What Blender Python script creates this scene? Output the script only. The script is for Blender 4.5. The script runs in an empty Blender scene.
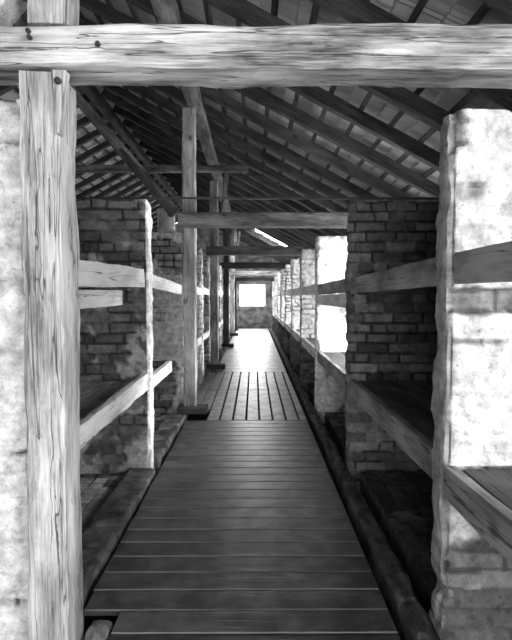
import bpy, math, random
import numpy as np
from mathutils import Matrix, Vector

random.seed(7)
S = bpy.context.scene
COL = S.collection
EYE = 1.55                     # camera height above the boardwalk
ROOF_A = 2.26 + EYE            # underside of the rafters at x = 0
TAN = 0.53                     # roof pitch
RIDGE_X = -2.95
WALL_R, WALL_L = 2.75, -8.65
Y0, Y1 = -2.6, 24.3
def roof_z(x):
    return ROOF_A - TAN * x if x > RIDGE_X else ROOF_A - TAN * (2 * RIDGE_X - x)

# ------------------------------------------------------------------ noise
def hsh(ix, iy, seed=0):
    h = (ix.astype(np.int64) * 374761393 + iy.astype(np.int64) * 668265263 + seed * 982451653) & 0xFFFFFFFF
    h = ((h ^ (h >> 13)) * 1274126177) & 0xFFFFFFFF
    h = h ^ (h >> 16)
    return (h & 0xFFFFFF) / float(0xFFFFFF)
def vnoise(x, y, seed=0):
    x = np.asarray(x, float); y = np.asarray(y, float)
    xi = np.floor(x); yi = np.floor(y); fx = x - xi; fy = y - yi
    fx = fx * fx * (3 - 2 * fx); fy = fy * fy * (3 - 2 * fy)
    xi = xi.astype(np.int64); yi = yi.astype(np.int64)
    a = hsh(xi, yi, seed); b = hsh(xi + 1, yi, seed); c = hsh(xi, yi + 1, seed); d = hsh(xi + 1, yi + 1, seed)
    return (a * (1 - fx) + b * fx) * (1 - fy) + (c * (1 - fx) + d * fx) * fy
def fbm(x, y, seed=0, o=4):
    s = 0; a = 0.5; t = 0
    for k in range(o):
        s = s + a * vnoise(x * 2 ** k, y * 2 ** k, seed + k * 17); t += a; a *= 0.5
    return s / t
def sstep(a, b, x):
    t = np.clip((x - a) / (b - a), 0, 1); return t * t * (3 - 2 * t)

# ------------------------------------------------------------------ materials
def nodes(name):
    m = bpy.data.materials.new(name); m.use_nodes = True
    nt = m.node_tree; b = nt.nodes['Principled BSDF']
    return m, nt, b
def g(v): return (v, v, v, 1)
def wood(name, lo, mid, hi, rough=0.75, bump=0.5, scale=1.0, knots=True, spec=0.3, blotch=0.5, along_x=False):
    m, nt, b = nodes(name); N = nt.nodes; L = nt.links
    tc = N.new('ShaderNodeTexCoord'); oi = N.new('ShaderNodeObjectInfo')
    add = N.new('ShaderNodeVectorMath'); add.operation = 'ADD'
    mul = N.new('ShaderNodeVectorMath'); mul.operation = 'SCALE'; mul.inputs['Scale'].default_value = 37.0
    comb = N.new('ShaderNodeCombineXYZ')
    for k in range(3): L.new(oi.outputs['Random'], comb.inputs[k])
    L.new(comb.outputs[0], mul.inputs[0]); L.new(tc.outputs['Object'], add.inputs[0]); L.new(mul.outputs[0], add.inputs[1])
    mp = N.new('ShaderNodeMapping'); mp.inputs['Scale'].default_value = (scale, scale, scale * 0.06) if not along_x else (scale * .06, scale, scale)
    L.new(add.outputs[0], mp.inputs['Vector'])
    n1 = N.new('ShaderNodeTexNoise'); n1.inputs['Scale'].default_value = 46; n1.inputs['Detail'].default_value = 8; n1.inputs['Roughness'].default_value = 0.7; n1.inputs['Distortion'].default_value = 0.8
    L.new(mp.outputs[0], n1.inputs['Vector'])
    n2 = N.new('ShaderNodeTexNoise'); n2.inputs['Scale'].default_value = 120; n2.inputs['Detail'].default_value = 3
    L.new(mp.outputs[0], n2.inputs['Vector'])
    mp2 = N.new('ShaderNodeMapping'); mp2.inputs['Scale'].default_value = (1, 1, 0.3); L.new(add.outputs[0], mp2.inputs['Vector'])
    n3 = N.new('ShaderNodeTexNoise'); n3.inputs['Scale'].default_value = 7 * scale; n3.inputs['Detail'].default_value = 5
    L.new(mp2.outputs[0], n3.inputs['Vector'])
    mx = N.new('ShaderNodeMix'); mx.data_type = 'FLOAT'; mx.inputs[0].default_value = 0.4
    L.new(n1.outputs[0], mx.inputs[2]); L.new(n2.outputs[0], mx.inputs[3])
    mx2 = N.new('ShaderNodeMix'); mx2.data_type = 'FLOAT'; mx2.inputs[0].default_value = blotch
    L.new(mx.outputs[0], mx2.inputs[2]); L.new(n3.outputs[0], mx2.inputs[3])
    cr = N.new('ShaderNodeValToRGB'); e = cr.color_ramp
    e.elements[0].position = 0.40; e.elements[0].color = g(lo)
    e.elements[1].position = 0.60; e.elements[1].color = g(hi)
    k = e.elements.new(0.49); k.color = g(mid)
    L.new(mx2.outputs[0], cr.inputs[0])
    # drying cracks: thin dark streaks along the grain
    mp3 = N.new('ShaderNodeMapping'); mp3.inputs['Scale'].default_value = (scale, scale, scale * 0.035) if not along_x else (scale * .035, scale, scale); L.new(add.outputs[0], mp3.inputs['Vector'])
    n4 = N.new('ShaderNodeTexNoise'); n4.inputs['Scale'].default_value = 17; n4.inputs['Detail'].default_value = 2; n4.inputs['Distortion'].default_value = 0.3
    L.new(mp3.outputs[0], n4.inputs['Vector'])
    ab = N.new('ShaderNodeMath'); ab.operation = 'SUBTRACT'; ab.inputs[1].default_value = 0.5; L.new(n4.outputs[0], ab.inputs[0])
    ab2 = N.new('ShaderNodeMath'); ab2.operation = 'ABSOLUTE'; L.new(ab.outputs[0], ab2.inputs[0])
    crk = N.new('ShaderNodeMapRange'); crk.inputs[1].default_value = 0.002; crk.inputs[2].default_value = 0.010; crk.inputs[3].default_value = 0.25; crk.inputs[4].default_value = 1
    L.new(ab2.outputs[0], crk.inputs[0])
    out = N.new('ShaderNodeMix'); out.data_type = 'RGBA'; out.blend_type = 'MULTIPLY'; out.inputs[0].default_value = 1
    L.new(cr.outputs[0], out.inputs[6]); L.new(crk.outputs[0], out.inputs[7])
    last = out.outputs[2]
    if knots:
        v = N.new('ShaderNodeTexVoronoi'); v.inputs['Scale'].default_value = 3.0 * scale
        mp4 = N.new('ShaderNodeMapping'); mp4.inputs['Scale'].default_value = (1, 1, 0.7); L.new(add.outputs[0], mp4.inputs['Vector']); L.new(mp4.outputs[0], v.inputs['Vector'])
        kr = N.new('ShaderNodeMapRange'); kr.inputs[1].default_value = 0.05; kr.inputs[2].default_value = 0.12; kr.inputs[3].default_value = 0.3; kr.inputs[4].default_value = 1
        L.new(v.outputs['Distance'], kr.inputs[0])
        o2 = N.new('ShaderNodeMix'); o2.data_type = 'RGBA'; o2.blend_type = 'MULTIPLY'; o2.inputs[0].default_value = 0.9
        L.new(last, o2.inputs[6]); L.new(kr.outputs[0], o2.inputs[7]); last = o2.outputs[2]
    gi = N.new('ShaderNodeNewGeometry'); gr = N.new('ShaderNodeMapRange'); gr.inputs[3].default_value = 0.72; gr.inputs[4].default_value = 1.3
    L.new(gi.outputs['Random Per Island'], gr.inputs[0])
    o3 = N.new('ShaderNodeMix'); o3.data_type = 'RGBA'; o3.blend_type = 'MULTIPLY'; o3.inputs[0].default_value = 1 if 'walk' in name else 0.35
    L.new(last, o3.inputs[6]); L.new(gr.outputs[0], o3.inputs[7]); last = o3.outputs[2]
    L.new(last, b.inputs['Base Color'])
    b.inputs['Roughness'].default_value = rough; b.inputs['Specular IOR Level'].default_value = spec
    hm = N.new('ShaderNodeMath'); hm.operation = 'MULTIPLY'; L.new(mx.outputs[0], hm.inputs[0]); L.new(crk.outputs[0], hm.inputs[1])
    bp = N.new('ShaderNodeBump'); bp.inputs['Strength'].default_value = bump; bp.inputs['Distance'].default_value = 0.012
    L.new(hm.outputs[0], bp.inputs['Height']); L.new(bp.outputs[0], b.inputs['Normal'])
    return m
def masonry_mat(name, contrast=1.0, bump=0.6):
    m, nt, b = nodes(name); N = nt.nodes; L = nt.links
    at = N.new('ShaderNodeAttribute'); at.attribute_name = 'tint'
    tc = N.new('ShaderNodeTexCoord')
    n1 = N.new('ShaderNodeTexNoise'); n1.inputs['Scale'].default_value = 14; n1.inputs['Detail'].default_value = 8; n1.inputs['Roughness'].default_value = 0.65
    L.new(tc.outputs['Object'], n1.inputs['Vector'])
    mr = N.new('ShaderNodeMapRange'); mr.inputs[1].default_value = 0.3; mr.inputs[2].default_value = 0.7
    mr.inputs[3].default_value = 0.5; mr.inputs[4].default_value = 1.35
    L.new(n1.outputs[0], mr.inputs[0])
    x = N.new('ShaderNodeMix'); x.data_type = 'RGBA'; x.blend_type = 'MULTIPLY'; x.inputs[0].default_value = contrast
    L.new(at.outputs['Color'], x.inputs[6]); L.new(mr.outputs[0], x.inputs[7])
    L.new(x.outputs[2], b.inputs['Base Color']); b.inputs['Roughness'].default_value = 0.92; b.inputs['Specular IOR Level'].default_value = 0.15
    n2 = N.new('ShaderNodeTexNoise'); n2.inputs['Scale'].default_value = 32; n2.inputs['Detail'].default_value = 9; n2.inputs['Roughness'].default_value = 0.7; n2.inputs['Distortion'].default_value = 0.5
    L.new(tc.outputs['Object'], n2.inputs['Vector'])
    # pits and hairline cracks in the surface
    n3 = N.new('ShaderNodeTexNoise'); n3.inputs['Scale'].default_value = 9; n3.inputs['Detail'].default_value = 7; n3.inputs['Distortion'].default_value = 1.2
    L.new(tc.outputs['Object'], n3.inputs['Vector'])
    s3 = N.new('ShaderNodeMath'); s3.operation = 'SUBTRACT'; s3.inputs[1].default_value = 0.5; L.new(n3.outputs[0], s3.inputs[0])
    a3 = N.new('ShaderNodeMath'); a3.operation = 'ABSOLUTE'; L.new(s3.outputs[0], a3.inputs[0])
    m3 = N.new('ShaderNodeMapRange'); m3.inputs[1].default_value = 0.0; m3.inputs[2].default_value = 0.012; m3.inputs[3].default_value = 0.62; m3.inputs[4].default_value = 1; L.new(a3.outputs[0], m3.inputs[0])
    m4 = N.new('ShaderNodeMapRange'); m4.inputs[1].default_value = 0.33; m4.inputs[2].default_value = 0.42; m4.inputs[3].default_value = 0.5; m4.inputs[4].default_value = 1; L.new(n2.outputs[0], m4.inputs[0])
    mm = N.new('ShaderNodeMath'); mm.operation = 'MULTIPLY'; L.new(m3.outputs[0], mm.inputs[0]); L.new(m4.outputs[0], mm.inputs[1])
    y = N.new('ShaderNodeMix'); y.data_type = 'RGBA'; y.blend_type = 'MULTIPLY'; y.inputs[0].default_value = 0.9
    L.new(x.outputs[2], y.inputs[6]); L.new(mm.outputs[0], y.inputs[7]); L.new(y.outputs[2], b.inputs['Base Color'])
    bp = N.new('ShaderNodeBump'); bp.inputs['Strength'].default_value = bump; bp.inputs['Distance'].default_value = 0.01
    L.new(n2.outputs[0], bp.inputs['Height']); L.new(bp.outputs[0], b.inputs['Normal'])
    return m
def brick_wall_mat(name, lo, hi, mort):
    m, nt, b = nodes(name); N = nt.nodes; L = nt.links
    tc = N.new('ShaderNodeTexCoord'); sp = N.new('ShaderNodeSeparateXYZ'); L.new(tc.outputs['Object'], sp.inputs[0])
    ad = N.new('ShaderNodeMath'); ad.operation = 'ADD'; L.new(sp.outputs[0], ad.inputs[0]); L.new(sp.outputs[1], ad.inputs[1])
    cb = N.new('ShaderNodeCombineXYZ'); L.new(ad.outputs[0], cb.inputs[0]); L.new(sp.outputs[2], cb.inputs[1])
    bt = N.new('ShaderNodeTexBrick'); bt.inputs['Scale'].default_value = 1; bt.inputs['Brick Width'].default_value = 0.27; bt.inputs['Row Height'].default_value = 0.09
    bt.inputs['Mortar Size'].default_value = 0.008; bt.inputs['Color1'].default_value = g(lo); bt.inputs['Color2'].default_value = g(hi); bt.inputs['Mortar'].default_value = g(mort)
    L.new(cb.outputs[0], bt.inputs['Vector'])
    n = N.new('ShaderNodeTexNoise'); n.inputs['Scale'].default_value = 4; n.inputs['Detail'].default_value = 8; L.new(tc.outputs['Object'], n.inputs['Vector'])
    mr = N.new('ShaderNodeMapRange'); mr.inputs[1].default_value = .35; mr.inputs[2].default_value = .65; mr.inputs[3].default_value = .5; mr.inputs[4].default_value = 1.4; L.new(n.outputs[0], mr.inputs[0])
    x = N.new('ShaderNodeMix'); x.data_type = 'RGBA'; x.blend_type = 'MULTIPLY'; x.inputs[0].default_value = 1
    L.new(bt.outputs[0], x.inputs[6]); L.new(mr.outputs[0], x.inputs[7]); L.new(x.outputs[2], b.inputs['Base Color']); b.inputs['Roughness'].default_value = .9
    bp = N.new('ShaderNodeBump'); bp.inputs['Strength'].default_value = .6; bp.inputs['Distance'].default_value = .015; L.new(bt.outputs['Fac'], bp.inputs['Height']); bp.invert = True
    L.new(bp.outputs[0], b.inputs['Normal'])
    return m
def plain(name, v, rough=0.6, metal=0.0):
    m, nt, b = nodes(name); b.inputs['Base Color'].default_value = g(v)
    b.inputs['Roughness'].default_value = rough; b.inputs['Metallic'].default_value = metal
    n = nt.nodes.new('ShaderNodeTexNoise'); n.inputs['Scale'].default_value = 30
    r = nt.nodes.new('ShaderNodeValToRGB'); r.color_ramp.elements[0].color = g(v * 0.8); r.color_ramp.elements[1].color = g(v * 1.15)
    nt.links.new(n.outputs[0], r.inputs[0]); nt.links.new(r.outputs[0], b.inputs['Base Color'])
    return m
M = {
    'pale': wood('pale_weathered_timber', 0.17, 0.42, 0.68, bump=0.9),
    'beam': wood('hewn_crossbeam_timber', 0.08, 0.35, 0.74, bump=1.0, blotch=0.62),
    'grey': wood('grey_old_timber', 0.04, 0.10, 0.22, bump=0.8),
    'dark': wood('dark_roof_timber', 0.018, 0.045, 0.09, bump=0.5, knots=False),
    'rail': wood('bunk_rail_timber', 0.5, 0.7, 0.82, bump=0.4, blotch=0.6),
    'railg': wood('grey_bunk_rail_timber', 0.14, 0.26, 0.42, bump=0.4, blotch=0.6),
    'board': wood('bed_board_timber', 0.04, 0.08, 0.14, bump=0.4, knots=False),
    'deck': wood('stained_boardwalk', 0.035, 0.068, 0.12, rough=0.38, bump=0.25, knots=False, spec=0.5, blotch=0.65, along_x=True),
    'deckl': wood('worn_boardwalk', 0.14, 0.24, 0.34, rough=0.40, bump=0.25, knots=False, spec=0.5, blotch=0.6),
    'brick': masonry_mat('brick_and_plaster'),
    'tile': plain('clay_roof_tile', 0.43, 0.8),
    'outer': brick_wall_mat('outer_brick_wall', .22, .4, .25),
    'edge': plain('lit_plank_edge', 0.2, 0.5),  # paler bevel colour paints in the light caught along the plank edges
    'iron': plain('rusted_iron', 0.06, 0.6, 0.6),
    'cable': plain('black_cable', 0.03, 0.5),
    'frame': plain('painted_window_frame', 0.5, 0.6),
    'earth': plain('packed_earth', 0.07, 0.95),
    'panel': plain('weathered_panel', 0.42, 0.8),
}
gm, nt, b = nodes('window_glass')
tr = nt.nodes.new('ShaderNodeBsdfTransparent'); gl = nt.nodes.new('ShaderNodeBsdfGlossy'); gl.inputs['Roughness'].default_value = 0.05
ms = nt.nodes.new('ShaderNodeMixShader'); ms.inputs[0].default_value = 0.06
nt.links.new(tr.outputs[0], ms.inputs[1]); nt.links.new(gl.outputs[0], ms.inputs[2])
nt.links.new(ms.outputs[0], nt.nodes['Material Output'].inputs[0]); M['glass'] = gm

# ------------------------------------------------------------------ object helpers
def link(name, verts, faces, mat, parent=None, tint=None, smooth=False, matrix=None):
    me = bpy.data.meshes.new(name)
    me.from_pydata([tuple(v) for v in verts], [], [tuple(f) for f in faces]); me.update()
    if mat: me.materials.append(M[mat])
    if tint is not None:
        a = me.color_attributes.new('tint', 'FLOAT_COLOR', 'POINT')
        t = np.ones((len(verts), 4)); t[:, :3] = np.clip(np.asarray(tint), 0.01, 0.9)[:, None]
        a.data.foreach_set('color', t.ravel())
    if smooth: me.polygons.foreach_set('use_smooth', [True] * len(me.polygons))
    o = bpy.data.objects.new(name, me); COL.objects.link(o)
    if matrix is not None: o.matrix_world = matrix
    if parent:
        o.parent = parent
    return o
def tag(o, label, cat, group=None, kind=None):
    o['label'] = label; o['category'] = cat
    if group: o['group'] = group
    if kind: o['kind'] = kind
    return o
def structure(o): o['kind'] = 'structure'; return o
def empty(name, loc, label, cat, group=None):
    o = bpy.data.objects.new(name, None); COL.objects.link(o); o.location = loc; o.empty_display_size = 0.1
    bpy.context.view_layer.update()
    return tag(o, label, cat, group)
class MB:
    def __init__(s): s.v = []; s.f = []
    def box(s, x0, x1, y0, y1, z0, z1, bev=0.0):
        i = len(s.v)
        if bev <= 0:
            s.v += [(x, y, z) for z in (z0, z1) for y in (y0, y1) for x in (x0, x1)]
            s.f += [[i + a for a in f] for f in ((0, 2, 3, 1), (4, 5, 7, 6), (0, 1, 5, 4), (2, 6, 7, 3), (0, 4, 6, 2), (1, 3, 7, 5))]
        else:                       # bevelled top edges only
            b = bev
            s.v += [(x0, y0, z0), (x1, y0, z0), (x1, y1, z0), (x0, y1, z0),
                    (x0, y0, z1 - b), (x1, y0, z1 - b), (x1, y1, z1 - b), (x0, y1, z1 - b),
                    (x0 + b, y0 + b, z1), (x1 - b, y0 + b, z1), (x1 - b, y1 - b, z1), (x0 + b, y1 - b, z1)]
            s.f += [[i + 3, i + 2, i + 1, i]]
            for lo, hi in ((0, 4), (4, 8)):
                for k in range(4):
                    n = (k + 1) % 4; s.f.append([i + lo + k, i + lo + n, i + hi + n, i + hi + k])
            s.f.append([i + 8, i + 9, i + 10, i + 11])
    def build(s, name, mat, parent=None, matrix=None):
        return link(name, s.v, s.f, mat, parent, matrix=matrix)

def timber(name, p0, p1, w, h, mat, rough=0.006, cham=0.12, up=(0, 0, 1), parent=None, seed=None, step=0.06, w1=None, h1=None, bow=0.0, wane=None):
    """hewn timber from p0 to p1; local z runs along the grain; w along local x, h along local y (up)"""
    p0 = Vector(p0); p1 = Vector(p1); ax = p1 - p0; Ln = ax.length; z = ax.normalized()
    u = Vector(up); u = (u - z * u.dot(z)).normalized(); x = u.cross(z).normalized()
    mat4 = Matrix((x, u, z)).transposed().to_4x4(); mat4.translation = p0
    sd = seed if seed is not None else random.randint(0, 99999)
    n = max(2, int(Ln / step)); t = np.linspace(0, Ln, n + 1)
    W1 = w if w1 is None else w1; H1 = h if h1 is None else h1
    pts = []
    c = cham
    ring = []
    sq = [(-1, -1 + c), (-1, 0), (-1, 1 - c), (-1 + c, 1), (0, 1), (1 - c, 1), (1, 1 - c), (1, 0), (1, -1 + c), (1 - c, -1), (0, -1), (-1 + c, -1)]
    V = []
    for k, (a, bb) in enumerate(sq):
        fr = t / Ln
        ww = (w + (W1 - w) * fr) / 2; hh = (h + (H1 - h) * fr) / 2
        d = (fbm(t * 2.2, np.full_like(t, k * 0.55 + sd % 97), sd % 1000, 4) - 0.5) * 2 * rough
        fine = (vnoise(t * 18, np.full_like(t, k * 3.1), sd % 997 + 3) - 0.5) * rough * 0.7
        sc = 1
        bx = bow * np.sin(fr * math.pi)
        xx = a * ww + np.sign(a) * (d + fine) * (abs(a) > 0.5)
        yy = bb * hh + np.sign(bb) * (d - fine) * (abs(bb) > 0.5) + bx
        if wane and bb > 0.5:
            yy = yy + (fbm(t * wane[0], np.full_like(t, 3.3), sd % 991) - 0.5) * wane[1]
        V.append(np.stack([xx, yy, t], 1))
    V = np.stack(V, 1).reshape(-1, 3)
    m = len(sq); F = []
    for i in range(n):
        for k in range(m):
            q = (k + 1) % m
            F.append((i * m + k, (i + 1) * m + k, (i + 1) * m + q, i * m + q))
    F.append(tuple(range(m))); F.append(tuple(n * m + k for k in reversed(range(m))))
    if parent:
        mat4 = parent.matrix_world.inverted() @ mat4
        o = link(name, V, F, mat, None); o.parent = parent; o.matrix_basis = mat4
        return o
    return link(name, V, F, mat, None, matrix=mat4)

def card(n):
    a = ['zeroth', 'first', 'second', 'third', 'fourth', 'fifth', 'sixth', 'seventh', 'eighth', 'ninth', 'tenth', 'eleventh', 'twelfth', 'thirteenth',
         'fourteenth', 'fifteenth', 'sixteenth', 'seventeenth', 'eighteenth', 'nineteenth']
    if n < 20: return a[n]
    t = {2: 'twent', 3: 'thirt', 4: 'fort'}[n // 10]
    return t + 'ieth' if n % 10 == 0 else t + 'y-' + a[n % 10]

# ------------------------------------------------------------------ brickwork as relief
CH, BL = 0.09, 0.27
def relief(u, v, sd, pb, brick_v=(0.2, 0.42), plaster_v=0.72, mort_v=0.3, amp=1.0, off=0.0):
    """displacement and tint of brickwork with plaster; pb = plaster bias array (-1 bare .. 1 covered)"""
    uw = u + (vnoise(u * 3, v * 3, sd) - 0.5) * 0.012; vw = v + (vnoise(u * 2.3, v * 2.3, sd + 5) - 0.5) * 0.02
    c = np.floor(vw / CH); fv = vw / CH - c
    sh = np.where(c % 2 == 0, 0.0, 0.5) + (hsh(c, c * 0, sd + 11) - 0.5) * 0.35 + off
    ub = uw / BL + sh; bi = np.floor(ub); fu = ub - bi
    half = hsh(bi, c, sd + 8) > 0.72
    fu2 = np.where(half, (fu * 2) % 1.0, fu)
    bid = np.where(half, bi * 2 + (fu > 0.5), bi * 2 + 7)
    du = np.minimum(fu2, 1 - fu2) * BL * np.where(half, 0.5, 1); dv = np.minimum(fv, 1 - fv) * CH
    d = np.minimum(du, dv); nz = fbm(u * 12, v * 12, sd + 3)
    wid = 0.002 + 0.009 * nz
    brk = sstep(wid, wid + 0.006, d)
    brk = np.maximum(brk, sstep(.50, .60, fbm(u * 4.5 + 3, v * 6, sd + 15)) * .85)
    r = hsh(bid, c, sd + 21)
    prot = (r - 0.5) * 0.014; prot = np.where(r < 0.07, -0.02, prot)
    disp_b = brk * (0.013 + prot) - 0.010 + (nz - 0.5) * 0.012
    tint_b = mort_v * (1 - brk) + brk * (brick_v[0] + (brick_v[1] - brick_v[0]) * hsh(bid, c, sd + 33))
    tint_b = tint_b * (0.8 + 0.4 * fbm(u * 7, v * 7, sd + 41))
    p = sstep(0.44, 0.53, fbm(u * 2.6, v * 2.6, sd + 50, 5) * 0.75 + fbm(u * 9, v * 9, sd + 52) * 0.25 + pb * 0.3 + brk * 0.015)
    disp_p = 0.012 + (fbm(u * 5, v * 5, sd + 60) - 0.5) * 0.022 + disp_b * 0.12 + (fbm(u * 20, v * 20, sd + 66) - 0.5) * 0.014
    tint_p = plaster_v * (0.82 + 0.3 * fbm(u * 6, v * 6, sd + 70)) * (1 - 0.12 * (1 - brk))
    return (disp_b * (1 - p) + disp_p * p) * amp, tint_b * (1 - p) + tint_p * p

def partition(x_in, x_out, y0, t, z0, h, sd, bias, res=0.012, res_far=0.03, **kw):
    """free-standing brick cross wall; grid wraps the front face, the rounded aisle end and the back face"""
    sg = 1 if x_out > x_in else -1
    Lf = abs(x_out - x_in); R = 0.022
    # samples along the loop: distance a from the aisle end
    near = 1.3 if res < 0.015 else 0.6
    near = min(near, Lf)
    fa = np.concatenate([np.arange(R, near, res), np.arange(near, Lf, res_far), [Lf]])[::-1]
    P = []; Nn = []; U = []; A = []
    for a in fa: P.append((x_in + sg * a, y0)); Nn.append((0, -1)); U.append(-a); A.append(a)
    for th in np.linspace(0, math.pi / 2, 5)[1:-1]:
        P.append((x_in + sg * (R - R * math.sin(th)), y0 + R - R * math.cos(th))); Nn.append((-sg * math.sin(th), -math.cos(th))); U.append(R * th - R); A.append(0)
    for q in np.arange(R, t - R + 1e-6, min(res, (t - 2 * R) / 4)): P.append((x_in, y0 + q)); Nn.append((-sg, 0)); U.append(q); A.append(-q)
    for th in np.linspace(0, math.pi / 2, 5)[1:-1]:
        P.append((x_in + sg * (R - R * math.cos(th)), y0 + t - R + R * math.sin(th))); Nn.append((-sg * math.cos(th), math.sin(th))); U.append(t); A.append(0)
    ba = np.concatenate([np.arange(R, Lf, max(res * 2, 0.03)), [Lf]])
    for a in ba: P.append((x_in + sg * a, y0 + t)); Nn.append((0, 1)); U.append(t + a); A.append(a)
    P = np.array(P); Nn = np.array(Nn); U = np.array(U); A = np.array(A)
    v = np.linspace(0, h, int(h / res) + 1)
    UU, VV = np.meshgrid(U, v); AA = np.meshgrid(A, v)[0]
    pb = bias(AA, VV)
    if kw.get('brick_v') == 'low':       # lighter tones above the middle bunk, darker brick and plaster below it
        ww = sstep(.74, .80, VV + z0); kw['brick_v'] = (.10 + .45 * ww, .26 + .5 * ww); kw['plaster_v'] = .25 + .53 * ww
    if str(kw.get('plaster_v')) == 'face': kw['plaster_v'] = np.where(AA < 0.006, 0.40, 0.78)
    if isinstance(kw.get('plaster_v'), str): kw['plaster_v'] = np.where(AA < 0.015, 0.88, 0.45)
    d, tint = relief(UU + 40, VV, sd, pb, **kw)
    # ragged arrises: material lost near both corners and along the top
    edge = np.minimum(np.abs(UU + R * 0.3), np.abs(UU - (t - R * 0.3)))
    lost = np.maximum(fbm(VV * 7, UU * 2 + 9, sd + 80) - 0.40, 0) * 0.14
    d = d - lost * np.exp(-edge / 0.02)
    topd = h - VV
    d = d - np.maximum(fbm(UU * 6, VV * 6, sd + 90) - 0.35, 0) * 0.07 * np.exp(-topd / 0.03)
    X = P[:, 0][None] + Nn[:, 0][None] * d; Y = P[:, 1][None] + Nn[:, 1][None] * d
    cb = np.floor(UU / 0.13); zt = (hsh(cb, cb * 0, sd + 99) - 0.6) * 0.03 + (vnoise(UU * 9, UU * 0, sd) - 0.5) * 0.02
    Z = z0 + VV + zt * sstep(h - 0.1, h, VV)
    nv, ns = X.shape
    V = np.stack([X, Y, Z], -1).reshape(-1, 3); T = tint.reshape(-1)
    ii = np.arange(nv - 1)[:, None] * ns + np.arange(ns - 1)[None]
    F = np.stack([ii, ii + 1, ii + 1 + ns, ii + ns], -1).reshape(-1, 4)
    if sg < 0: F = F[:, ::-1]
    F = [tuple(f) for f in F.tolist()]
    # top and bottom caps as a fan of the loop
    top = [(nv - 1) * ns + i for i in range(ns)]; bot = list(range(ns))
    V = V.tolist(); T = T.tolist()
    pc = P.copy(); pc[:, 1] = y0 + t / 2 + (pc[:, 1] - y0 - t / 2) * 0.35
    base = len(V)
    for i in range(ns):
        xx = P[i, 0] + sg * 0.02 if abs(A[i]) < 0.03 or A[i] < 0 else P[i, 0]
        V.append([xx, float(pc[i, 1]), z0 + h + 0.008 + 0.012 * random.random()]); T.append(0.35)
    for i in range(ns - 1):
        f = (top[i], top[i + 1], base + i + 1, base + i); F.append(f if sg > 0 else f[::-1])
    f = [base + i for i in range(ns)]; F.append(tuple(f if sg > 0 else f[::-1]))
    F.append(tuple(bot[::-1] if sg > 0 else bot))
    return V, F, T

def heightfield(w, h, res, fn):
    """flat panel w x h in local xy with relief along z"""
    nx = int(w / res) + 1; ny = int(h / res) + 1
    x = np.linspace(0, w, nx); y = np.linspace(0, h, ny); XX, YY = np.meshgrid(x, y)
    d, t = fn(XX, YY)
    V = np.stack([XX, YY, d], -1).reshape(-1, 3)
    ii = np.arange(ny - 1)[:, None] * nx + np.arange(nx - 1)[None]
    F = np.stack([ii, ii + 1, ii + 1 + nx, ii + nx], -1).reshape(-1, 4)
    return V, F.tolist(), t.reshape(-1)

# ------------------------------------------------------------------ the setting: ground, outer walls, roof
mb = MB(); mb.box(WALL_L - .2, WALL_R + .2, Y0 - .2, Y1 + .2, -0.42, -0.22)
structure(mb.build('floor', 'earth'))

BAYS = [2.17 + 2.3 * k for k in range(10)]
WB = [(-2.35, -1.15, 0.85, 2.25), (-0.9, 0.9, 1.2, 2.27)] + [(4.85, 6.05, 1.0, 2.2)] + [(2.17 + 2.3 * k + 0.75, 2.17 + 2.3 * k + 1.85, 1.0, 2.2) for k in range(2, 9)]  # first opening is an added, unseen window that lights the near faces
def wall_with_holes(name, holes, y0, y1, z0, z1, face_x, thick, sgn):
    mb = MB(); ys = sorted([y0, y1] + [h[0] for h in holes] + [h[1] for h in holes])
    xa, xb = sorted((face_x, face_x + sgn * thick))
    for a, b_ in zip(ys[:-1], ys[1:]):
        hh = [h for h in holes if abs(h[0] - a) < 1e-6]
        if hh: mb.box(xa, xb, a, b_, z0, hh[0][2]); mb.box(xa, xb, a, b_, hh[0][3], z1)
        else: mb.box(xa, xb, a, b_, z0, z1)
    me = mb.build(name, 'outer')
    return structure(me)
EAVE_R = roof_z(WALL_R)
wall_with_holes('wall_right', WB, Y0, Y1, -0.25, EAVE_R + 0.10, WALL_R, 0.25, 1)
LW = [(a, b_, c, d) for a, b_, c, d in WB[::2]]
wall_with_holes('wall_left', LW, Y0, Y1, -0.25, EAVE_R + 0.10, WALL_L, 0.25, -1)
def window(n, x, ya, yb, za, zb, sgn):
    mb = MB(); t = 0.05; xa, xb = sorted((x + sgn * 0.08, x + sgn * 0.14))
    mb.box(xa, xb, ya, yb, za, za + t); mb.box(xa, xb, ya, yb, zb - t, zb)
    mb.box(xa, xb, ya, ya + t, za + t, zb - t); mb.box(xa, xb, yb - t, yb, za + t, zb - t)
    ym = (ya + yb) / 2; zm = (za + zb) / 2
    mb.box(xa, xb, ym - .02, ym + .02, za + t, zb - t); mb.box(xa, xb, ya + t, yb - t, zm - .015, zm + .015)
    w = structure(mb.build('window_%d' % n, 'frame'))
    p = MB(); xm = (xa + xb) / 2; p.box(xm - .002, xm + .002, ya + t, yb - t, za + t, zb - t); p.build('pane', 'glass', w)
def area(name, loc, sx, sy, power, direction, spread=180):
    l = bpy.data.lights.new(name, 'AREA'); l.shape = 'RECTANGLE'; l.size = sx; l.size_y = sy; l.energy = power
    l.spread = math.radians(spread)
    o = bpy.data.objects.new(name, l); COL.objects.link(o); o.location = loc
    o.rotation_euler = Vector(direction).to_track_quat('-Z', 'Y').to_euler()
    return o
WP = [215, 85, 190, 130, 190, 220, 220, 230, 240, 240]
for i, (a, b_, c, d) in enumerate(WB):
    window(i + 1, WALL_R, a, b_, c, d, 1)
    area('daylight_window', (WALL_R + 0.04, (a + b_) / 2, (c + d) / 2), d - c - .1, b_ - a - .1, WP[i], (-1, 0, -0.4), 150)
for i, (a, b_, c, d) in enumerate(LW):
    window(20 + i, WALL_L, a, b_, c, d, -1)
    area('daylight_left_window', (WALL_L - 0.04, (a + b_) / 2, (c + d) / 2), d - c - .1, b_ - a - .1, 8, (1, 0, 0))

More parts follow.
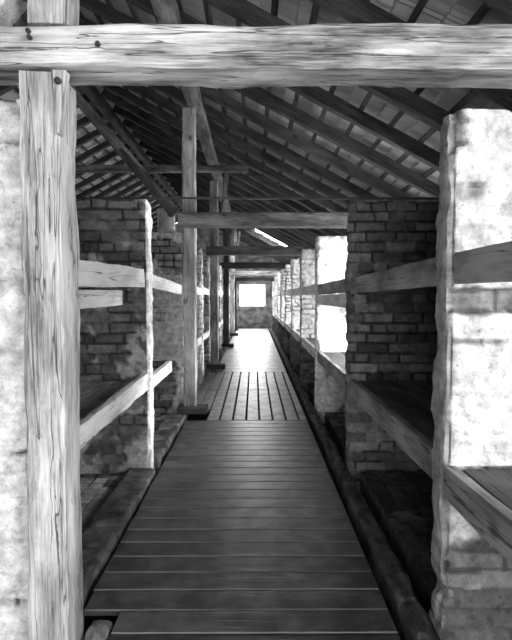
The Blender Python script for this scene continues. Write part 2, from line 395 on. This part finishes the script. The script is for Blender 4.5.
# far gable wall with its window
def gable(name, yface, thick, hole, res=0.03, tints=(0.30, 0.46)):
    x0, x1, z0, z1 = hole
    ya, yb = sorted((yface, yface + thick))
    mb = MB(); i = 0
    pts = [(WALL_L, -0.25), (WALL_R, -0.25), (WALL_R, EAVE_R + .1), (RIDGE_X, roof_z(RIDGE_X) + .1), (WALL_L, EAVE_R + .1)]
    def prism(poly):
        k = len(mb.v); n = len(poly)
        mb.v += [(x, ya, z) for x, z in poly] + [(x, yb, z) for x, z in poly]
        mb.f.append([k + j for j in range(n)]); mb.f.append([k + n + j for j in reversed(range(n))])
        for j in range(n): q = (j + 1) % n; mb.f.append([k + q, k + j, k + n + j, k + n + q])
    def rz(x): return roof_z(x) + .1
    prism([(WALL_L, -.25), (x0, -.25), (x0, rz(x0))] + ([(RIDGE_X, rz(RIDGE_X))] if x0 > RIDGE_X else []) + [(WALL_L, EAVE_R + .1)])
    prism([(x1, -.25), (WALL_R, -.25), (WALL_R, EAVE_R + .1), (x1, rz(x1))])
    prism([(x0, -.25), (x1, -.25), (x1, z0), (x0, z0)]); prism([(x0, z1), (x1, z1), (x1, rz(x1)), (x0, rz(x0))])
    o = mb.build(name, 'outer')
    return structure(o)
END = (-0.74, 0.58, 1.02, 2.14)
gable('wall_far', Y1, 0.25, END)
w = MB(); x0, x1, z0, z1 = END
for (a, b_, c, d) in ((x0, x0 + .06, z0, z1), (x1 - .06, x1, z0, z1), (x0 + .06, x1 - .06, z0, z0 + .06), (x0 + .06, x1 - .06, z1 - .06, z1), (-.105, -.055, z0 + .06, z1 - .06), (x0 + .06, -.105, 1.58, 1.61), (-.055, x1 - .06, 1.58, 1.61)):
    w.box(a, b_, Y1 + .08, Y1 + .14, c, d)
we = structure(w.build('window_30', 'frame'))
p = MB(); p.box(x0 + .06, x1 - .06, Y1 + .11, Y1 + .115, z0 + .06, z1 - .06); p.build('pane', 'glass', we)
area('daylight_far_window', (-.08, Y1 + .2, 1.6), 1.2, 1.0, 260, (0, -1, 0))
# near gable behind the camera with the entrance doorway
gable('wall_near', Y0, -0.25, (-1.0, 1.1, -0.2, 2.35))
area('daylight_doorway', (0.05, Y0 - 0.1, 1.15), 2.0, 2.2, 4, (0, 1, 0))

# roof covering: corrugated clay tiles laid in courses on battens
SKY_X, SKY_Y = (0.05, 1.20), (16.9, 19.06)
def roof_sheet(sgn, resy):
    # s runs down the slope from the ridge, y along the building
    cosr = 1 / math.sqrt(1 + TAN * TAN); Ls = (WALL_R - RIDGE_X + 0.35) / cosr
    nc = int(Ls / 0.34) + 1; s = []
    for k in range(nc): s += [k * 0.34 + 0.001, k * 0.34 + 0.339]
    s = np.array(s); y = np.arange(Y0 - .3, Y1 + .3, resy); SS, YY = np.meshgrid(s, y)
    course = np.floor(SS / 0.34); fr = SS / 0.34 - course
    ph = (YY / 0.22 + (hsh(course, course * 0, 4) - .5) * 0.1) % 1.0
    tid = np.floor(YY / 0.22)
    prof = sum(am * np.exp(-((ph - c0) / 0.06) ** 2) for c0, am in ((.15, .016), (.38, .022), (.62, .016), (.85, .022))) - .012 * (np.minimum(ph, 1 - ph) < 0.05)
    jig = (hsh(tid, course, 9) - 0.5) * 0.016
    hgt = 0.200 + prof + jig + 0.028 * (0.5 - fr) * -1
    x = (RIDGE_X + sgn * SS * cosr); z = roof_z(RIDGE_X) - TAN * SS * cosr + hgt / cosr
    V = np.stack([x, YY, z], -1).reshape(-1, 3); ny, ns = SS.shape
    ii = np.arange(ny - 1)[:, None] * ns + np.arange(ns - 1)[None]
    F = np.stack([ii, ii + ns, ii + ns + 1, ii + 1], -1)
    if sgn > 0:
        cx = x[:-1, :-1]; cy = YY[:-1, :-1]
        keep = ~((cx > SKY_X[0]) & (cx < SKY_X[1] - .1) & (cy > SKY_Y[0]) & (cy < SKY_Y[1]))
        F = F[keep]
    F = F.reshape(-1, 4)
    if sgn < 0: F = F[:, ::-1]
    return V, F.tolist()
V, F = roof_sheet(1, 0.0183); roof = structure(link('ceiling', V, F, 'tile'))
V, F = roof_sheet(-1, 0.044); structure(link('ceiling_left_slope', V, F, 'tile'))
cosr = 1 / math.sqrt(1 + TAN * TAN)
# glass sheet in the roof opening
def rz(x, h): return roof_z(x) + h / cosr
link('skylight_pane', [(SKY_X[0] - .05, SKY_Y[0] - .05, rz(SKY_X[0] - .05, .22)), (SKY_X[1] + .05, SKY_Y[0] - .05, rz(SKY_X[1] + .05, .22)), (SKY_X[1] + .05, SKY_Y[1] + .05, rz(SKY_X[1] + .05, .22)), (SKY_X[0] - .05, SKY_Y[1] + .05, rz(SKY_X[0] - .05, .22)),
     (SKY_X[0] - .05, SKY_Y[0] - .05, rz(SKY_X[0] - .05, .225)), (SKY_X[1] + .05, SKY_Y[0] - .05, rz(SKY_X[1] + .05, .225)), (SKY_X[1] + .05, SKY_Y[1] + .05, rz(SKY_X[1] + .05, .225)), (SKY_X[0] - .05, SKY_Y[1] + .05, rz(SKY_X[0] - .05, .225))],
     [(0, 3, 2, 1), (4, 5, 6, 7), (0, 1, 5, 4), (1, 2, 6, 5), (2, 3, 7, 6), (3, 0, 4, 7)], 'glass', parent=roof)

mb = MB()
yy = Y0 - .2
while yy < Y1 + .2:
    mb.box(RIDGE_X - .16, RIDGE_X + .16, yy, yy + .39, roof_z(RIDGE_X) + .10, roof_z(RIDGE_X) + .26); yy += .395
structure(mb.build('trim_1', 'tile'))
# rafters
RAF = [4.32 + 0.78 * k for k in range(-8, 26) if 4.32 + 0.78 * k < Y1 - 0.05]
nr = len([y for y in RAF if y > 1.5]); cnt = 0
for y in RAF:
    if y < 1.0: cnt0 = 0
    for sgn in (1, -1):
        xe = WALL_R + 0.1 if sgn > 0 else WALL_L - 0.1
        dn = Vector((sgn, 0, -TAN)).normalized(); nrm = Vector((sgn * TAN, 0, 1)).normalized()
        a = Vector((RIDGE_X + sgn * 0.03, y, roof_z(RIDGE_X) - 0.0)) + nrm * 0.065 ; b_ = Vector((xe, y, roof_z(xe))) + nrm * 0.065
        if sgn > 0 and SKY_Y[0] < y < SKY_Y[1]:
            c_ = Vector((SKY_X[0] - .08, y, roof_z(SKY_X[0] - .08))) + nrm * .065; d_ = Vector((SKY_X[1] + .08, y, roof_z(SKY_X[1] + .08))) + nrm * .065
            k = RAF.index(y)
            tag(timber('rafter', a, c_, 0.105, 0.13, 'dark', rough=0.008, up=nrm, step=0.25, cham=0.08), 'short upper rafter cut off above the roof slit, %s of the cut pair' % ('nearer' if y < 18 else 'farther'), 'rafter', 'rafters of the right roof slope')
            tag(timber('rafter', d_, b_, 0.105, 0.13, 'dark', rough=0.008, up=nrm, step=0.25, cham=0.08), 'short lower rafter starting below the roof slit, %s of the cut pair' % ('nearer' if y < 18 else 'farther'), 'rafter', 'rafters of the right roof slope')
            continue
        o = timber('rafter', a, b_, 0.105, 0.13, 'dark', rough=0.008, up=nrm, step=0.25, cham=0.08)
        side = 'right' if sgn > 0 else 'left'
        k = RAF.index(y) - len([q for q in RAF if q < 1.9])
        if k >= 0:
            lab = 'dark sloping roof rafter on the %s slope, %s in line from the near crossbeam' % (side, card(k + 1))
        else:
            lab = 'dark sloping roof rafter on the %s slope overhead, %s nearer than the near crossbeam' % (side, card(-k))
        tag(o, lab, 'rafter', 'rafters of the %s roof slope' % side)
# battens
for sgn in (1, -1):
    for k in range(0, 19):
        s = 0.05 + 0.34 * k; x = RIDGE_X + sgn * s * cosr
        nrm = Vector((sgn * TAN, 0, 1)).normalized(); c = Vector((x, 0, roof_z(x))) + nrm * 0.150
        segs = [(Y0, Y1)]
        cut = sgn > 0 and SKY_X[0] - .04 < x < SKY_X[1] + .04
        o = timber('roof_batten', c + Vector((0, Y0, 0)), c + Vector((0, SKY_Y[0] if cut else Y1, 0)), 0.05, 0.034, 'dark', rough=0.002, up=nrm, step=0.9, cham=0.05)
        if cut:
            tag(timber('roof_batten', c + Vector((0, SKY_Y[1], 0)), c + Vector((0, Y1, 0)), 0.05, 0.034, 'dark', rough=0.002, up=nrm, step=0.9, cham=0.05), 'short roof batten beyond the roof slit, %s down from the ridge' % card(k + 1), 'batten', 'battens of the right roof slope')
        side = 'right' if sgn > 0 else 'left'
        tag(o, 'thin roof batten under the tiles of the %s slope, %s down from the ridge' % (side, card(k + 1)), 'batten', 'battens of the %s roof slope' % side)
zr = roof_z(RIDGE_X)
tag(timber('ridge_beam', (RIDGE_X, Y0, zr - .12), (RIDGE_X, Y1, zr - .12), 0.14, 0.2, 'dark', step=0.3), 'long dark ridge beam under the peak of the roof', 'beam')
zp = roof_z(-.77) - 0.16
tag(timber('purlin', (-.77, Y0, zp), (-.77, Y1, zp), 0.17, 0.17, 'grey', step=0.12, rough=0.012), 'long grey purlin running the length of the roof on top of the post row', 'purlin')

# ------------------------------------------------------------------ posts and crossbeams
post = timber('timber_post', (-.876, 2.165, -0.22), (-.870, 2.165, 2.452), 0.165, 0.215, 'pale', up=(0, 1, 0), rough=0.012, step=0.03, cham=0.14, seed=11)
tag(post, 'thick pale weathered timber post in the left foreground, split along its grain', 'post', 'timber posts along the walkway')
bpy.context.view_layer.update()
up_ = timber('upper_post', (-.84, 2.165, 2.655), (-.83, 2.165, zp - .09), 0.17, 0.17, 'pale', up=(0, 1, 0), rough=0.012, step=0.04, cham=0.16, parent=post)
# carpentry at its head: iron bolt and split cheek
def bolt(parent, x, y, z, r=0.016):
    V = []; F = []; n = 8
    for k, (yy, rr) in enumerate(((0.0, r), (-0.014, r), (-0.018, r * .7))):
        for j in range(n): th = j / n * 2 * math.pi; V.append((x + rr * math.cos(th), y + yy, z + rr * math.sin(th)))
    for k in range(2):
        for j in range(n): q = (j + 1) % n; F.append((k * n + j, k * n + q, (k + 1) * n + q, (k + 1) * n + j))
    F.append(tuple(2 * n + j for j in range(n))); F.append(tuple(reversed(range(n))))
    o = link('bolt', [parent.matrix_world.inverted() @ Vector(v) for v in V], F, 'iron', parent)
    o['label'] = 'dark iron bolt head'; return o
bpy.context.view_layer.update()

b1 = timber('crossbeam', (-1.9, 2.155, 2.56), (2.05, 2.155, 2.545), 0.215, 0.168, 'beam', rough=0.010, step=0.03, cham=0.12, seed=23, wane=(1.6, 0.03))
tag(b1, 'massive hewn crossbeam with knots and cracks across the top of the view', 'beam', 'crossbeams over the walkway')
bpy.context.view_layer.update()
for x, z in ((-.89, 2.575), (-.895, 2.60), (-.62, 2.55)):
    bolt(b1, x, 2.045, z, 0.010)
cheek = timber('split_cheek', (-.785, 2.06, 2.20), (-.775, 2.05, 2.445), 0.012, 0.05, 'pale', up=(0, 1, 0), parent=post, w1=0.06, rough=0.004, step=0.03)
cheek['label'] = 'wedge of split wood below the beam joint'
bolt(post, -.775, 2.03, 2.40, 0.014)
br = timber('brace', (-1.01, 2.15, 2.74), (-1.75, 2.15, 3.38), 0.12, 0.13, 'pale', up=(0, 1, 0), rough=0.012)
tag(br, 'short pale diagonal brace rising left from the head of the foreground post', 'brace')
# stone footing beside the foreground post
import bmesh
bm = bmesh.new(); bmesh.ops.create_icosphere(bm, subdivisions=4, radius=1)
for v in bm.verts:
    c = v.co.copy(); k = max(abs(c.x), abs(c.y), abs(c.z)); c = c.lerp(c / k, 0.6)
    n = float(fbm(np.array([c.x * 2 + c.z]), np.array([c.y * 2 - c.z]), 3)[0]) - .5
    c *= 1 + n * 0.25; v.co = Vector((c.x * 0.055, c.y * 0.09, c.z * 0.11))
me = bpy.data.meshes.new('stone_footing'); bm.to_mesh(me); bm.free(); me.materials.append(M['brick'])
a = me.color_attributes.new('tint', 'FLOAT_COLOR', 'POINT'); a.data.foreach_set('color', [0.26, 0.26, 0.26, 1] * len(me.vertices))
me.polygons.foreach_set('use_smooth', [True] * len(me.polygons))
o = bpy.data.objects.new('footing_stone', me); COL.objects.link(o); o.location = (-.722, 2.24, -0.09)
tag(o, 'rough grey stone at the foot of the foreground post', 'stone')

FR = [6.6, 10.65, 15.2, 19.6]
for k, y in enumerate(FR):
    m = ['railg', 'railg', 'dark', 'pale'][k]
    po = timber('timber_post', (-.845, y, 0.10), (-.84, y, zp - .10), 0.17, 0.15, m, up=(0, 1, 0), rough=0.014, step=0.05, cham=0.2, seed=40 + k)
    tag(po, 'rough timber post on the left of the walkway, %s behind the foreground post' % card(k + 1), 'post', 'timber posts along the walkway')
    if k > 0: sb = 0.02
    s = timber('sill_block', (-1.0, y - .02, .052), (-.62, y - .02, .052), 0.28, 0.09, 'dark', rough=0.006)
    tag(s, 'dark timber sill block under the %s post behind the foreground post' % card(k + 1), 'block', 'sill blocks under the posts')
    zb = [2.515, 2.49, 2.46, 2.43][k]
    be = timber('crossbeam', (-.96 if k == 0 else -1.0, y - .165, zb), (2.14, y - .165, zb), 0.15, 0.185, 'grey' if k < 2 else ('dark' if k == 2 else 'pale'), rough=0.007, step=0.06, seed=60 + k)
    tag(be, 'crossbeam over the walkway, %s one back from the foreground beam pair' % card(k + 1), 'beam', 'crossbeams over the walkway')
tag(timber('timber_post', (-.85, 22.6, -.22), (-.85, 22.6, 2.215), 0.15, 0.13, 'dark', up=(0, 1, 0), seed=91), 'dark slim timber post on the left, closest to the bright end window', 'post', 'timber posts along the walkway')
# last low beam by the end window, and the high collar tie
tag(timber('crossbeam', (-1.0, 22.6, 2.30), (2.1, 22.6, 2.30), 0.12, 0.16, 'dark', step=0.2), 'dark crossbeam closest to the bright end window', 'beam', 'crossbeams over the walkway')
tag(timber('collar_tie', (-5.80, 8.99, 3.80), (-.10, 8.99, 3.80), 0.08, 0.12, 'grey', step=0.1), 'thin horizontal collar tie high between the roof slopes', 'beam')
tag(timber('brace', (-1.04, 6.66, 2.64), (-2.86, 6.66, 4.78), 0.14, 0.20, 'grey', up=(0, 1, 0), w1=0.12, h1=0.12, rough=0.01, step=0.08), 'long diagonal brace rising left from the second post to the ridge', 'brace')
tag(timber('brace', (-1.04, 6.50, 2.60), (-1.70, 6.50, 3.42), 0.11, 0.10, 'dark', up=(0, 1, 0), rough=0.01, step=0.08, w1=0.04), 'shorter dark timber strapped against the lower end of the long brace', 'brace')
for k, y in enumerate(FR[1:]):
    tag(timber('strut', (-.68, y - .02, 3.05), (-.56, y - .35, zp - .02), 0.09, 0.09, 'grey', rough=0.01), 'short crooked strut at the head of the %s post behind the foreground post' % card(k + 2), 'brace', 'short struts under the purlin')
tag(timber('steadying_cable', (-3.0, 4.36, 2.395), (2.5, 4.36, 2.39), 0.018, 0.018, 'cable', rough=0.0, step=0.4), 'thin black cable stretched across the hall just above the partition tops', 'cable')

# ------------------------------------------------------------------ brick partitions between the bunks
PH = 2.39
def B(fn): return fn
right_bias = [
    lambda a, v: np.where(v > 0.80, 0.6, -0.62) + np.where(a < 0.0, 0.35, 0) - 1.2 * np.exp(-((v - 1.53) / 0.05) ** 2) * (a > -.01) - .5 * np.exp(-((v - 1.35) / 0.02) ** 2),
    lambda a, v: -0.75 + 0.25 * sstep(1.8, 1.2, v) * sstep(.5, 1.2, v) + np.where(a < .02, .25, 0),
    lambda a, v: 0.42 - 0.5 * sstep(2.15, 2.35, v) + np.where(v < .8, -.4, 0),
    lambda a, v: -0.05 + 0 * v,
]
left_bias = [
    lambda a, v: 0.45 + a * 0 - sum(0.75 * np.exp(-((v - q) / 0.022) ** 2) for q in (.19, .47, .66, .86, 1.62, 1.79, 2.2)),
    lambda a, v: -0.6 + 0.45 * sstep(1.7, 1.3, v) + np.where(a < .015, 1.4, 0),
    lambda a, v: 0.12 + np.where(v > 1.75, -.2, 0) + np.where(v < .7, -.45, 0),
    lambda a, v: -0.15 + 0 * v,
]
for k in range(10):
    near = k < 3
    t = 0.175
    for side in ('right', 'left'):
        sg = 1 if side == 'right' else -1
        if side == 'right':
            y = BAYS[k]; xi = 0.85; xo = WALL_R - 0.14; bias = right_bias[min(k, 3)]
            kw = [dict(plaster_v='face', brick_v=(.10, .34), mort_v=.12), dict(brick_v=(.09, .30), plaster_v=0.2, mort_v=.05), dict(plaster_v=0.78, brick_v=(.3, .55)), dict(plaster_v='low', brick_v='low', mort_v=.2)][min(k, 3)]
            z0 = -0.22
        else:
            y = [2.17, 4.40, 6.72, 9.0, 10.75][k] if k < 5 else BAYS[k] + .35; xi = -0.985 if k == 0 else (-0.93 if k != 4 else -.95); xo = -2.96
            bias = left_bias[min(k, 3)]
            kw = [dict(plaster_v=0.78, brick_v=(.4, .6), mort_v=.08), dict(brick_v=(.12, .3), plaster_v=0.34, mort_v=.16), dict(plaster_v=0.8, brick_v=(.2, .45), mort_v=.06, amp=1.5), dict(plaster_v=0.8, brick_v=(.4, .75), mort_v=.2)][min(k, 3)]
            z0 = -0.22
            if k == 1: kw = dict(brick_v=(.09, .22), plaster_v='end', mort_v=.05)
        hh = PH - z0 - (0.06 if k == 0 and sg > 0 else 0) + (-.04 if (side == 'right' and k == 2) else 0)
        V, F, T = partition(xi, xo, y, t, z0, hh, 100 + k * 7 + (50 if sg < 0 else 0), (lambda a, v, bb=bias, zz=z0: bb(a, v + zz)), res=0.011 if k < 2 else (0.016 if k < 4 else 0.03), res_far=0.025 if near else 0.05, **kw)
        if k == 1 and side == 'left':
            T = np.array(T)
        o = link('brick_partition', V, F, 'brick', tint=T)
        looks = {('right', 0): 'whitewashed brick partition wall at the right edge, nearest to the viewer',
                 ('right', 1): 'dark bare brick partition wall, second from the viewer on the right',
                 ('right', 2): 'bright whitewashed partition wall, third from the viewer on the right',
                 ('left', 0): 'white plastered partition wall behind the foreground post at the left edge',
                 ('left', 1): 'dark brick partition wall with a pale narrow end, second on the left',
                 ('left', 2): 'crumbling plastered partition wall beside the second post on the left'}
        tag(o, looks.get((side, k), 'brick partition wall on the %s of the walkway, %s counted from the viewer' % (side, card(k + 1))), 'partition wall', 'brick partitions on the %s' % side)


sp = MB(); sp.box(-3.12, -2.97, 0.0, Y1 - .1, -.22, 2.36)
sp = sp.build('spine_wall', 'outer'); tag(sp, 'low brick spine wall behind the heads of the left bunks', 'partition wall')
# ------------------------------------------------------------------ bunks: rails and boards in every bay
def bay_name(side, k):
    if side == 'right':
        return ['nearest the viewer', 'between the first two partitions'][k] if k < 2 else 'in the %s bay' % card(k + 1)
    return 'behind the foreground post' if k == 1 else 'in the %s bay' % card(k)
LP = [2.17, 4.40, 6.72, 9.0, 10.75] + [BAYS[k] + .35 for k in range(5, 10)]
def bunk_rail(p0, p1, h, th, mat, label, tier, seed=None, rough=0.005):
    o = timber('bunk_rail', p0, p1, th, h, mat, rough=rough, step=0.05, cham=0.10, seed=seed)
    return tag(o, label, 'bunk rail', 'rails of the %s bunks' % tier)
def bunk_platform(x0, x1, ya, yb, ztop, label, group, nb=6, mat='board', bearer=True):
    root = empty('bunk_platform', ((x0 + x1) / 2, (ya + yb) / 2, ztop - .03), label, 'bunk', group)
    w = (x1 - x0) / nb
    for j in range(nb):
        b_ = timber('bed_board', (x0 + w * (j + .5), ya, ztop - .014 + random.uniform(-.003, .003)), (x0 + w * (j + .5), yb, ztop - .014 + random.uniform(-.003, .003)), w - 0.006, 0.028, mat, rough=0.002, step=0.3, cham=0.08, parent=root)
    if bearer:
        for yy in (ya + .06, yb - .06):
            timber('bearer', (x0, yy, ztop - .075), (x1, yy, ztop - .075), 0.07, 0.085, mat, rough=0.004, step=0.2, parent=root)
    return root
for k in range(0, 10):
    ya = BAYS[k - 1] + 0.19 if k > 0 else 0.0; yb = BAYS[k] - 0.012
    # the ends butt on the partitions' aisle edges
    if k == 0: za, zb = 1.665, 1.668; ma, mb2 = 0.80, 0.735; yb = BAYS[0] - .02
    elif True: za, zb = (1.665, 1.64) if k == 1 else (1.65, 1.635); ma, mb2 = 0.735, 0.735
    xr = 0.885
    mt = 'railg' if k < 3 else 'rail'
    bunk_rail((xr, ya, za), (xr, yb, zb), 0.135, 0.05, mt, 'upper tier bunk rail on the right, %s' % bay_name('right', k), 'right upper')
    xm = .855 if k == 0 else xr
    bunk_rail((xm, ya, ma), (xm, yb, mb2), 0.145, 0.05, mt, 'middle tier bunk rail on the right, %s' % bay_name('right', k), 'right middle')
    if k in (1, 3, 4, 5, 6, 7, 8, 9) and k != 2:
        bunk_platform(0.915, WALL_R - .03, ya, yb, 1.68 if k else 1.70, 'wooden boards of the upper right bunk, %s' % bay_name('right', k), 'upper right bunk platforms', nb=7 if k < 3 else 4, bearer=(k > 0))
    bunk_platform(0.915, WALL_R - .03, ya, yb, 0.79, 'wooden boards of the middle right bunk, %s' % bay_name('right', k), 'middle right bunk platforms', nb=7 if k < 3 else 4)
# a single loose board left of the missing upper bunk in the third right bay
tag(timber('loose_board', (.93, 4.66, 1.505), (.93, 6.785, 1.495), 0.04, 0.14, 'rail', step=.1), 'pale loose board lying below the upper rail in the third right bay', 'board')
for k in range(1, 10):
    ya = LP[k - 1] + 0.19; yb = LP[k] - 0.012; xl = -0.965
    mt = 'rail'
    if k == 1:
        bunk_rail((xl, ya - .02, 1.665), (xl, yb - .10, 1.705), 0.15, 0.055, 'rail', 'pale upper tier bunk rail on the left, behind the foreground post', 'left upper', rough=.008)
        bunk_rail((xl, ya - .02, .775), (xl, yb, .805), 0.13, 0.06, 'rail', 'pale ragged middle tier bunk rail on the left, behind the foreground post', 'left middle', rough=.014)
        tag(timber('loose_board', (-1.16, ya, 1.52), (-1.16, yb, 1.535), 0.03, 0.13, 'rail', rough=.004), 'short pale board with a sawn end below the left upper rail', 'board')
        bunk_platform(-2.9, -1.0, ya, yb, .80, 'bare boards of the left middle bunk behind the foreground post', 'left middle bunk platforms', nb=9, mat='railg')
    else:
        bunk_rail((xl, ya, 1.65 if k > 2 else 1.69), (xl, yb - (.16 if k == 2 else 0), 1.63), 0.125, 0.05, mt, 'upper tier bunk rail on the left, %s behind the foreground post' % ('in the ' + card(k) + ' bay'), 'left upper')
        bunk_rail((xl, ya, .78 if k != 2 else .745), (xl, yb - (1.0 if k == 2 else 0), .76 if k != 2 else .75), 0.12, 0.05, mt, 'middle tier bunk rail on the left, %s behind the foreground post' % ('in the ' + card(k) + ' bay'), 'left middle')
        if k > 2:
            bunk_platform(-2.9, -1.0, ya, yb, .80, 'boards of the left middle bunk in the %s bay' % card(k), 'left middle bunk platforms', nb=4)
tag(timber('loose_board', (-1.25, 4.65, 1.52), (-1.25, 5.6, 1.53), 0.03, 0.12, 'rail', rough=.004), 'short pale board under the upper rail beyond the dark left partition', 'board')
tag(timber('cross_bearer', (-2.6, 6.69, .70), (-.945, 6.69, .72), 0.07, 0.06, 'rail', rough=.004), 'pale horizontal bearer fixed to the crumbling plastered partition on the left', 'board')
# small pale panel on the partition top
pn = MB(); pn.box(-1.30, -1.07, 6.78, 6.84, 2.40, 2.72)
pn = pn.build('wooden_panel', 'pale'); tag(pn, 'small pale square wooden panel standing on the partition left of the second post', 'panel')

# ------------------------------------------------------------------ lowest bunks: brick paving and kerbs
def paving(name, x0, x1, y0, y1, ztop, sd, label, group):
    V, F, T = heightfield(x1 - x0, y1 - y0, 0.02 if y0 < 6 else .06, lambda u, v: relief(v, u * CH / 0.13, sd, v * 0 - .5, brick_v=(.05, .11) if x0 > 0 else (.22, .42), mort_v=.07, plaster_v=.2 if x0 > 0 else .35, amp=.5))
    V = V + np.array([x0, y0, ztop]); n = len(V); V = V.tolist(); T = list(T)
    V += [[x0, y0, -.22], [x1, y0, -.22], [x1, y1, -.22], [x0, y1, -.22], [x0, y0, ztop - .015], [x1, y0, ztop - .015], [x1, y1, ztop - .015], [x0, y1, ztop - .015]]
    T += [.15] * 8
    F += [[n, n + 1, n + 5, n + 4], [n + 1, n + 2, n + 6, n + 5], [n + 2, n + 3, n + 7, n + 6], [n + 3, n, n + 4, n + 7], [n + 3, n + 2, n + 1, n], [n + 4, n + 5, n + 6, n + 7]]
    return tag(link(name, V, F, 'brick', tint=T), label, 'brick paving', group)
for k in range(0, 10):
    ya = BAYS[k - 1] + 0.19 if k > 0 else 0.0; yb = BAYS[k] - 0.012
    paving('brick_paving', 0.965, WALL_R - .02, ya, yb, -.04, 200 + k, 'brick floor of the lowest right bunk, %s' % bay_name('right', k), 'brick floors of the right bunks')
    if k > 0:
        ya = LP[k - 1] + 0.19; yb = LP[k] - 0.012
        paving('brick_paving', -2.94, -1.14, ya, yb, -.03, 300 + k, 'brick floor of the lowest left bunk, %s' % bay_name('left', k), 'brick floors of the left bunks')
def kerb(x0, x1, ya, yb, ztop, sd, label):
    y = np.arange(ya, yb, 0.03); sec = []
    R = 0.03; prof = [(x0, -.22), (x0, ztop - .12), (x0, ztop - .06), (x0, ztop - R), (x0 + R * .3, ztop - R * .3), (x0 + R, ztop)] + [(x0 + R + (x1 - x0 - 2 * R) * q, ztop) for q in (.33, .66, 1)] + [(x1 - R * .3, ztop - R * .3), (x1, ztop - R), (x1, -.22)]
    V = []; T = []
    for j, (px, pz) in enumerate(prof):
        n = (fbm(y * 6, y * 0 + j * .4, sd) - .5) * .08 * (0 if pz < -.2 else 1); n2 = (fbm(y * 6, y * 0 + j * .4 + 9, sd) - .5) * .04 * (0 if pz < -.2 else 1)
        jt = -0.012 * (np.abs((y / .27) % 1 - .5) > .46)
        V.append(np.stack([px + n * (.6 if abs(px - (x0 + x1) / 2) > .05 else 0), y, pz + n2 + jt * (pz > -.2)], 1)); T.append(.02 + (.30 if x0 < 0 else .16) * fbm(y * 7, y * 0 + j * .5, sd + 4) ** 1.3)
    m = len(prof); V = np.stack(V, 1).reshape(-1, 3); T = np.stack(T, 1).reshape(-1); F = []
    for i in range(len(y) - 1):
        for j in range(m - 1): F.append((i * m + j, (i + 1) * m + j, (i + 1) * m + j + 1, i * m + j + 1))
    F.append(tuple(range(m))); F.append(tuple((len(y) - 1) * m + j for j in reversed(range(m))))
    return tag(link('brick_kerb', V, F, 'brick', tint=T, smooth=False), label, 'kerb')
kerb(-1.12, -.88, 2.40, 4.38, .035, 3, 'worn brick kerb left of the boardwalk, nearer length beside the foreground post')
kerb(-1.12, -.88, 4.60, 6.38, .035, 8, 'worn brick kerb left of the boardwalk, between the dark partition and the second post')
kerb(.72, .84, .2, 24.0, .03, 5, 'long dark rounded kerb along the right edge of the boardwalk')

# ------------------------------------------------------------------ boardwalk in three lengths
def joists(mb, xs, ya, yb):
    for x in xs: mb.box(x - .04, x + .04, ya, yb, -.18, -.031)
def deck(name, root_label, planks, joist_xs, ya, yb, mat):
    root = empty(name, (0, (ya + yb) / 2, 0), root_label, 'boardwalk', 'lengths of boardwalk')
    mb = MB()
    for (x0, x1, y0, y1) in planks: mb.box(x0, x1, y0, y1, -.03 + random.uniform(-.0015, 0), random.uniform(-.002, .001), bev=.005)
    d = mb.build('planking', mat); d.data.materials.append(M['edge'])
    for i, p in enumerate(d.data.polygons):
        if i % 10 in (5, 6, 7, 8): p.material_index = 1; d.parent = root; d.matrix_parent_inverse = root.matrix_world.inverted()
    jb = MB(); joists(jb, joist_xs, ya, yb); j = jb.build('joists', 'dark'); j.parent = root; j.matrix_parent_inverse = root.matrix_world.inverted()
    return root
P1 = []; y = 2.399 - .1715 * 8
while y < 6.08:
    P1.append((-.845 + random.uniform(-.004, .004) if y > 2.38 or y < 1.7 else -.66, .665, y + .005, y + .1715 - .004)); y += .1715
# (the last crosswise plank ends where the lengthwise boards begin)
yt = y
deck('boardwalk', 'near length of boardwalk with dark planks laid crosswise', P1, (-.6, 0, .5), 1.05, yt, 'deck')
P2 = []
x = -.62; w2 = .167
for (a, b_) in ((yt + .02, 8.2), (8.215, 10.12)):
    xs = [(-.59, -.428)] + [(-.423 + w2 * j, -.423 + w2 * (j + 1) - .012) for j in range(6)]
    xs = [(-.60 + w2 * j + .010, -.60 + w2 * (j + 1) - .010) for j in range(7)] + [(.577, .665)]
    for (p, q) in xs: P2.append((p, q, a, b_))
    for (p, q) in ((-.767 + .006, -.606), (-.934 + .006, -.773)):
        P2.append((p, q, max(a, 6.78), b_))
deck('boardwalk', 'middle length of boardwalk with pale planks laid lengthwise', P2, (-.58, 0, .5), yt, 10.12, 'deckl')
P3 = []; y = 10.14
while y < 24.0: P3.append((-.80 if y < 22.2 else -.74, .665, y + .003, y + .1415)); y += .1445
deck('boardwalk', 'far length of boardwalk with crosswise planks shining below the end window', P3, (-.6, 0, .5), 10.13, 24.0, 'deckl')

# ------------------------------------------------------------------ sky, camera, view
wd = bpy.data.worlds.new('World'); S.world = wd; wd.use_nodes = True
wd.node_tree.nodes['Background'].inputs[0].default_value = (1, 1, 1, 1); wd.node_tree.nodes['Background'].inputs[1].default_value = 12.0
cam = bpy.data.cameras.new('camera'); co = bpy.data.objects.new('camera', cam); COL.objects.link(co)
cam.sensor_fit = 'HORIZONTAL'; cam.sensor_width = 36; cam.lens = 36 * 500 / 512; cam.clip_start = 0.05; cam.clip_end = 200
co.location = (0, 0, EYE); co.rotation_euler = (math.radians(90 - 2.75), 0, math.radians(-0.23))
S.camera = co
S.view_settings.view_transform = 'Standard'; S.view_settings.look = 'None'; S.view_settings.gamma = 1; S.view_settings.use_curve_mapping = False
S.view_settings.exposure = 0.0
